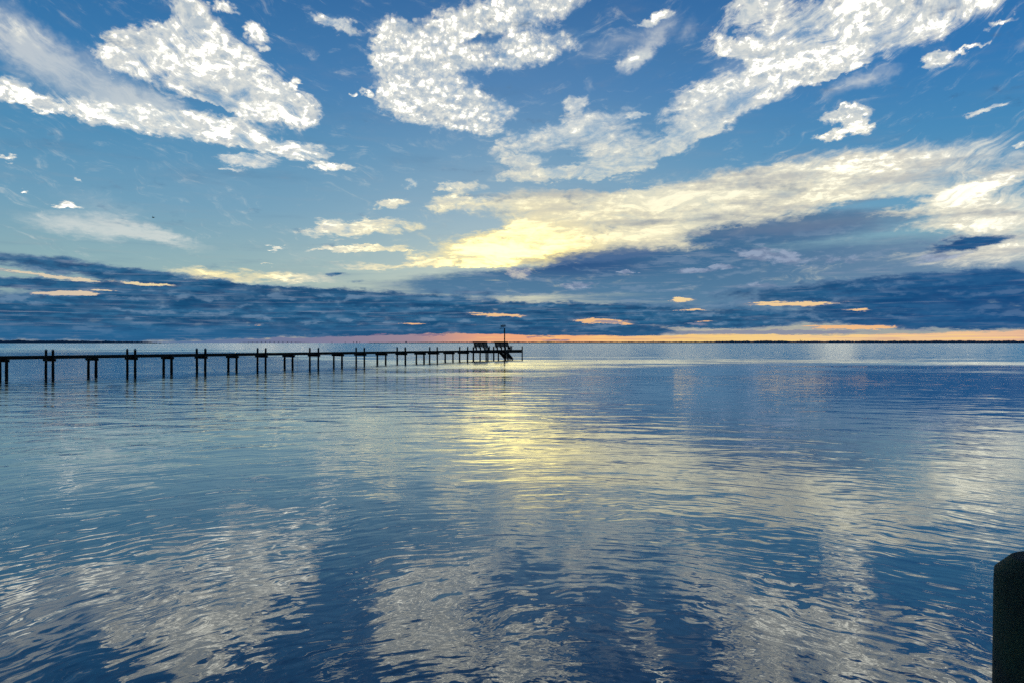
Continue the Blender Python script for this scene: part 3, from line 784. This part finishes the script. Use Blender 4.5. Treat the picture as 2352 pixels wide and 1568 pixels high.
MB().beam((-0.2, (sw0 + sw1) / 2, ZD - 0.02), (0.14, (sw0 + sw1) / 2, ZD - 0.02), sw1 - sw0, 0.04).build('landing_board', m_deck, st)
for (xx, s) in ((0.8, sw0 - .10), (1.4, sw0 - 0.10), (1.4, sw1 + .10)):
    MB().lathe([(0.075, -1.2), (0.07, ZD - drop * xx / run + 0.02)], 10, (xx, s)).build('stair_post', m_pile, st, True)

# ------------------------------------------------------------------ benches
def bench(px0, px1, label, table=False):
    s = 2.52
    j0, j1 = loc_j(px0, s + 0.3), loc_j(px1, s + 0.3)
    Lb = (j1 - j0) * SP
    root = empty('slatted_bench', PP(j0, s, ZD), ANG)
    tag(root, label, 'bench', 'high backed benches on the pier end')
    SH = 0.46; BT = 1.21; lean = 0.16
    def plank(name, x0, x1, yz0, yz1, t):
        (ya, za), (yb, zb) = yz0, yz1
        n = Vector((0, -(zb - za), yb - ya)).normalized() * t / 2
        bm = MB(); vs = []
        for x in (x0, x1):
            for (yy, zz), sg in (((ya, za), -1), ((yb, zb), -1), ((yb, zb), 1), ((ya, za), 1)):
                vs.append(bm.bm.verts.new((x, yy + n.y * sg, zz + n.z * sg)))
        for f in ((0, 1, 2, 3), (7, 6, 5, 4), (0, 4, 5, 1), (1, 5, 6, 2), (2, 6, 7, 3), (3, 7, 4, 0)):
            bm.bm.faces.new([vs[q] for q in f])
        return bm.build(name, m_bench, root)
    for i in range(4):
        x = 0.06 + (Lb - 0.22) * i / 3
        plank('leg', x, x + 0.12, (-0.40, 0.0), (-0.40, SH - 0.04), 0.09)
        # a leaning post that runs from the deck up behind the slats
        plank('back_post', x + 0.12, x + 0.20, (-0.26, 0.0), (-0.02 + lean * 0.95, BT - 0.01), 0.10)
        plank('seat_bearer', x + 0.06, x + 0.118, (-0.40, SH - 0.11), (0.05, SH - 0.11), 0.13)
    for i in range(4):
        y0 = -0.46 + i * 0.125
        plank('seat_slat', 0, Lb, (y0, SH - 0.02), (y0 + 0.112, SH - 0.02), 0.036)
    for i in range(4):
        za = SH + 0.02 + i * 0.187; zb = za + 0.172
        ya = -0.02 + lean * (za - SH) / (BT - SH); yb = -0.02 + lean * (zb - SH) / (BT - SH)
        plank('back_slat', -0.05, Lb + 0.02, (ya - 0.05, za), (yb - 0.05, zb), 0.03)
    plank('top_rail', -0.08, Lb + 0.05, (lean - 0.10, BT + 0.02), (lean + 0.06, BT + 0.02), 0.04)
    for x in (-0.10, Lb + 0.02):
        plank('armrest', x - 0.06, x + 0.12, (-0.48, SH + 0.10), (0.08, SH + 0.12), 0.045)
        plank('arm_post', x - 0.02, x + 0.07, (-0.44, 0.0), (-0.44, SH + 0.07), 0.09)
    if table:
        plank('side_shelf', Lb + 0.16, Lb + 0.85, (-0.42, SH + 0.10), (0.0, SH + 0.10), 0.04)
        plank('shelf_post', Lb + 0.45, Lb + 0.58, (-0.3, 0.0), (-0.3, SH + 0.08), 0.10)
    return root
bench(1860.5, 1912, 'high backed slatted bench nearer the shore, with the thick pile at its left end')
bench(1943.5, 1995, 'high backed slatted bench at the pier end, in front of the lamp post', table=True)

# ------------------------------------------------------------------ lamp post
jl = loc_j(1986.9, W_PL + 0.12)
lp = empty('solar_lamp_post', PP(jl, W_PL + 0.12, 0.0), ANG)
tag(lp, 'tall dark lamp post with a small solar panel and side lamp, behind the end bench', 'lamp post')
MB().box((0, 0, 2.5), (0.135, 0.135, 4.7), bevel=0.01).build('post', m_pile, lp)
ZT = 4.85
# image-left is towards the shore/far side
b = MB().beam((-0.02, 0.05, ZT - 0.10), (-0.22, 0.12, ZT + 0.28), 0.04, 0.04); b.build('panel_bracket', m_metal, lp)
pn = MB().box((0, 0, 0), (0.80, 0.50, 0.05), bevel=0.004).build('solar_panel', m_panel_glare, lp)
pn.location = (-0.22, 0.14, ZT + 0.36); pn.rotation_euler = (R(38), R(-4), -ANG)
MB().box((0, 0, 0.0), (0.5, 0.3, 0.02)).build('panel_frame', m_metal, pn).location = (0.02, 0, -0.037)
MB().beam((-0.06, 0.0, ZT - 0.15), (-0.36, 0.22, ZT - 0.02), 0.035, 0.035).build('lamp_arm', m_metal, lp)
lh = MB().box((0, 0, 0), (0.42, 0.22, 0.08), bevel=0.02).build('lamp_head', m_metal, lp)
lh.location = (-0.52, 0.32, ZT - 0.02); lh.rotation_euler = (0, R(-10), R(-35))
MB().box((-0.125, -0.02, ZT - 0.45), (0.10, 0.14, 0.34), bevel=0.01).build('control_box', m_metal, lp)
MB().box((-0.11, -0.02, 3.12), (0.07, 0.1, 0.12), bevel=0.01).build('junction_box', m_metal, lp)

# ropes hanging from the deck
for px, s, lab in ((1172, 0.06, 'thin rope hanging from the middle of the pier into the water'), (1935.3, 0.04, 'thin rope hanging from the pier end between the two benches')):
    j = loc_j(px, s)
    r = MB()
    pts = [(0.012, -0.3), (0.012, 0.3), (0.011, 0.8), (0.012, ZS - 0.2)]
    o = r.lathe(pts, 6).build('hanging_rope', m_rope, None, True)
    o.location = PP(j, s, 0)
    tag(o, lab, 'rope', 'ropes hanging from the pier')

# ------------------------------------------------------------------ near mooring post
px_c, yy = 4134, 2.55
cxp = (px_c - 2016) / 2933.0 * yy
near = empty('mooring_post', (cxp, yy, 0)); tag(near, 'thick round dark mooring post close by at the lower right edge', 'post')
prof = [(0.185, -1.4), (0.182, 0.2), (0.175, 0.8), (0.168, 1.3), (0.162, 1.76), (0.160, 1.806), (0.158, 1.810), (0.113, 1.856), (0.110, 1.857)]
MB().lathe(prof, 64, (0, 0), 0.035, 5.5).build('shaft', m_post, near)
MB().lathe([(0.111, 1.8565), (0.107, 1.859), (0.02, 1.860)], 40, (0, 0)).build('cut_top', m_post_top, near)

# ------------------------------------------------------------------ bird
yb = 110.0
bx = (603 - 2016) / 2933.0 * yb; bzz = HC + (1348 - 857) / 2933.0 * yb
bm = bmesh.new()
rings = []
for (x, r) in [(-0.17, 0.008), (-0.14, 0.028), (-0.09, 0.045), (0.0, 0.055), (0.09, 0.04), (0.15, 0.02), (0.22, 0.03), (0.27, 0.035)]:
    flatf = 0.25 if x > 0.2 else 1.0
    rings.append([bm.verts.new((x, math.cos(a) * r, math.sin(a) * r * flatf + 0.0)) for a in [2 * math.pi * k / 8 for k in range(8)]])
for i in range(len(rings) - 1):
    for k in range(8): bm.faces.new((rings[i][k], rings[i][(k + 1) % 8], rings[i + 1][(k + 1) % 8], rings[i + 1][k]))
bm.faces.new(rings[0]); bm.faces.new(rings[-1])
for sg in (-1, 1):
    prof = [(0.03, -0.08, 0.08), (0.22, -0.10, 0.05), (0.42, -0.02, 0.04), (0.58, 0.12, 0.02)]
    tp = []; 
    for (d, x, c) in prof:
        h = 0.02 + 0.10 * math.sin(d * 3.0)
        tp.append((bm.verts.new((x, sg * d, h)), bm.verts.new((x + c * 1.8, sg * d, h - 0.005)), bm.verts.new((x + c * 0.7, sg * d, h + 0.018))))
    for a, b_ in zip(tp, tp[1:]):
        for q in range(3): bm.faces.new((a[q], a[(q + 1) % 3], b_[(q + 1) % 3], b_[q]))
    bm.faces.new(tp[0]); bm.faces.new(tp[-1])
bmesh.ops.recalc_face_normals(bm, faces=bm.faces)
me = bpy.data.meshes.new('flying_bird'); bm.to_mesh(me); bm.free(); me.materials.append(m_bird)
bird = bpy.data.objects.new('flying_bird', me); col.objects.link(bird)
bird.location = (bx, yb, bzz); bird.rotation_euler = (R(6), R(4), R(12))
tag(bird, 'tiny dark bird gliding high over the left side of the bay', 'bird')

# ------------------------------------------------------------------ render settings
scene.view_settings.view_transform = 'Standard'
scene.view_settings.look = 'None'
scene.view_settings.exposure = 0
scene.view_settings.gamma = 1
scene.cycles.max_bounces = 4
scene.cycles.use_denoising = False
scene.cycles.use_adaptive_sampling = True
scene.cycles.adaptive_threshold = 0.02
scene.cycles.adaptive_min_samples = 12
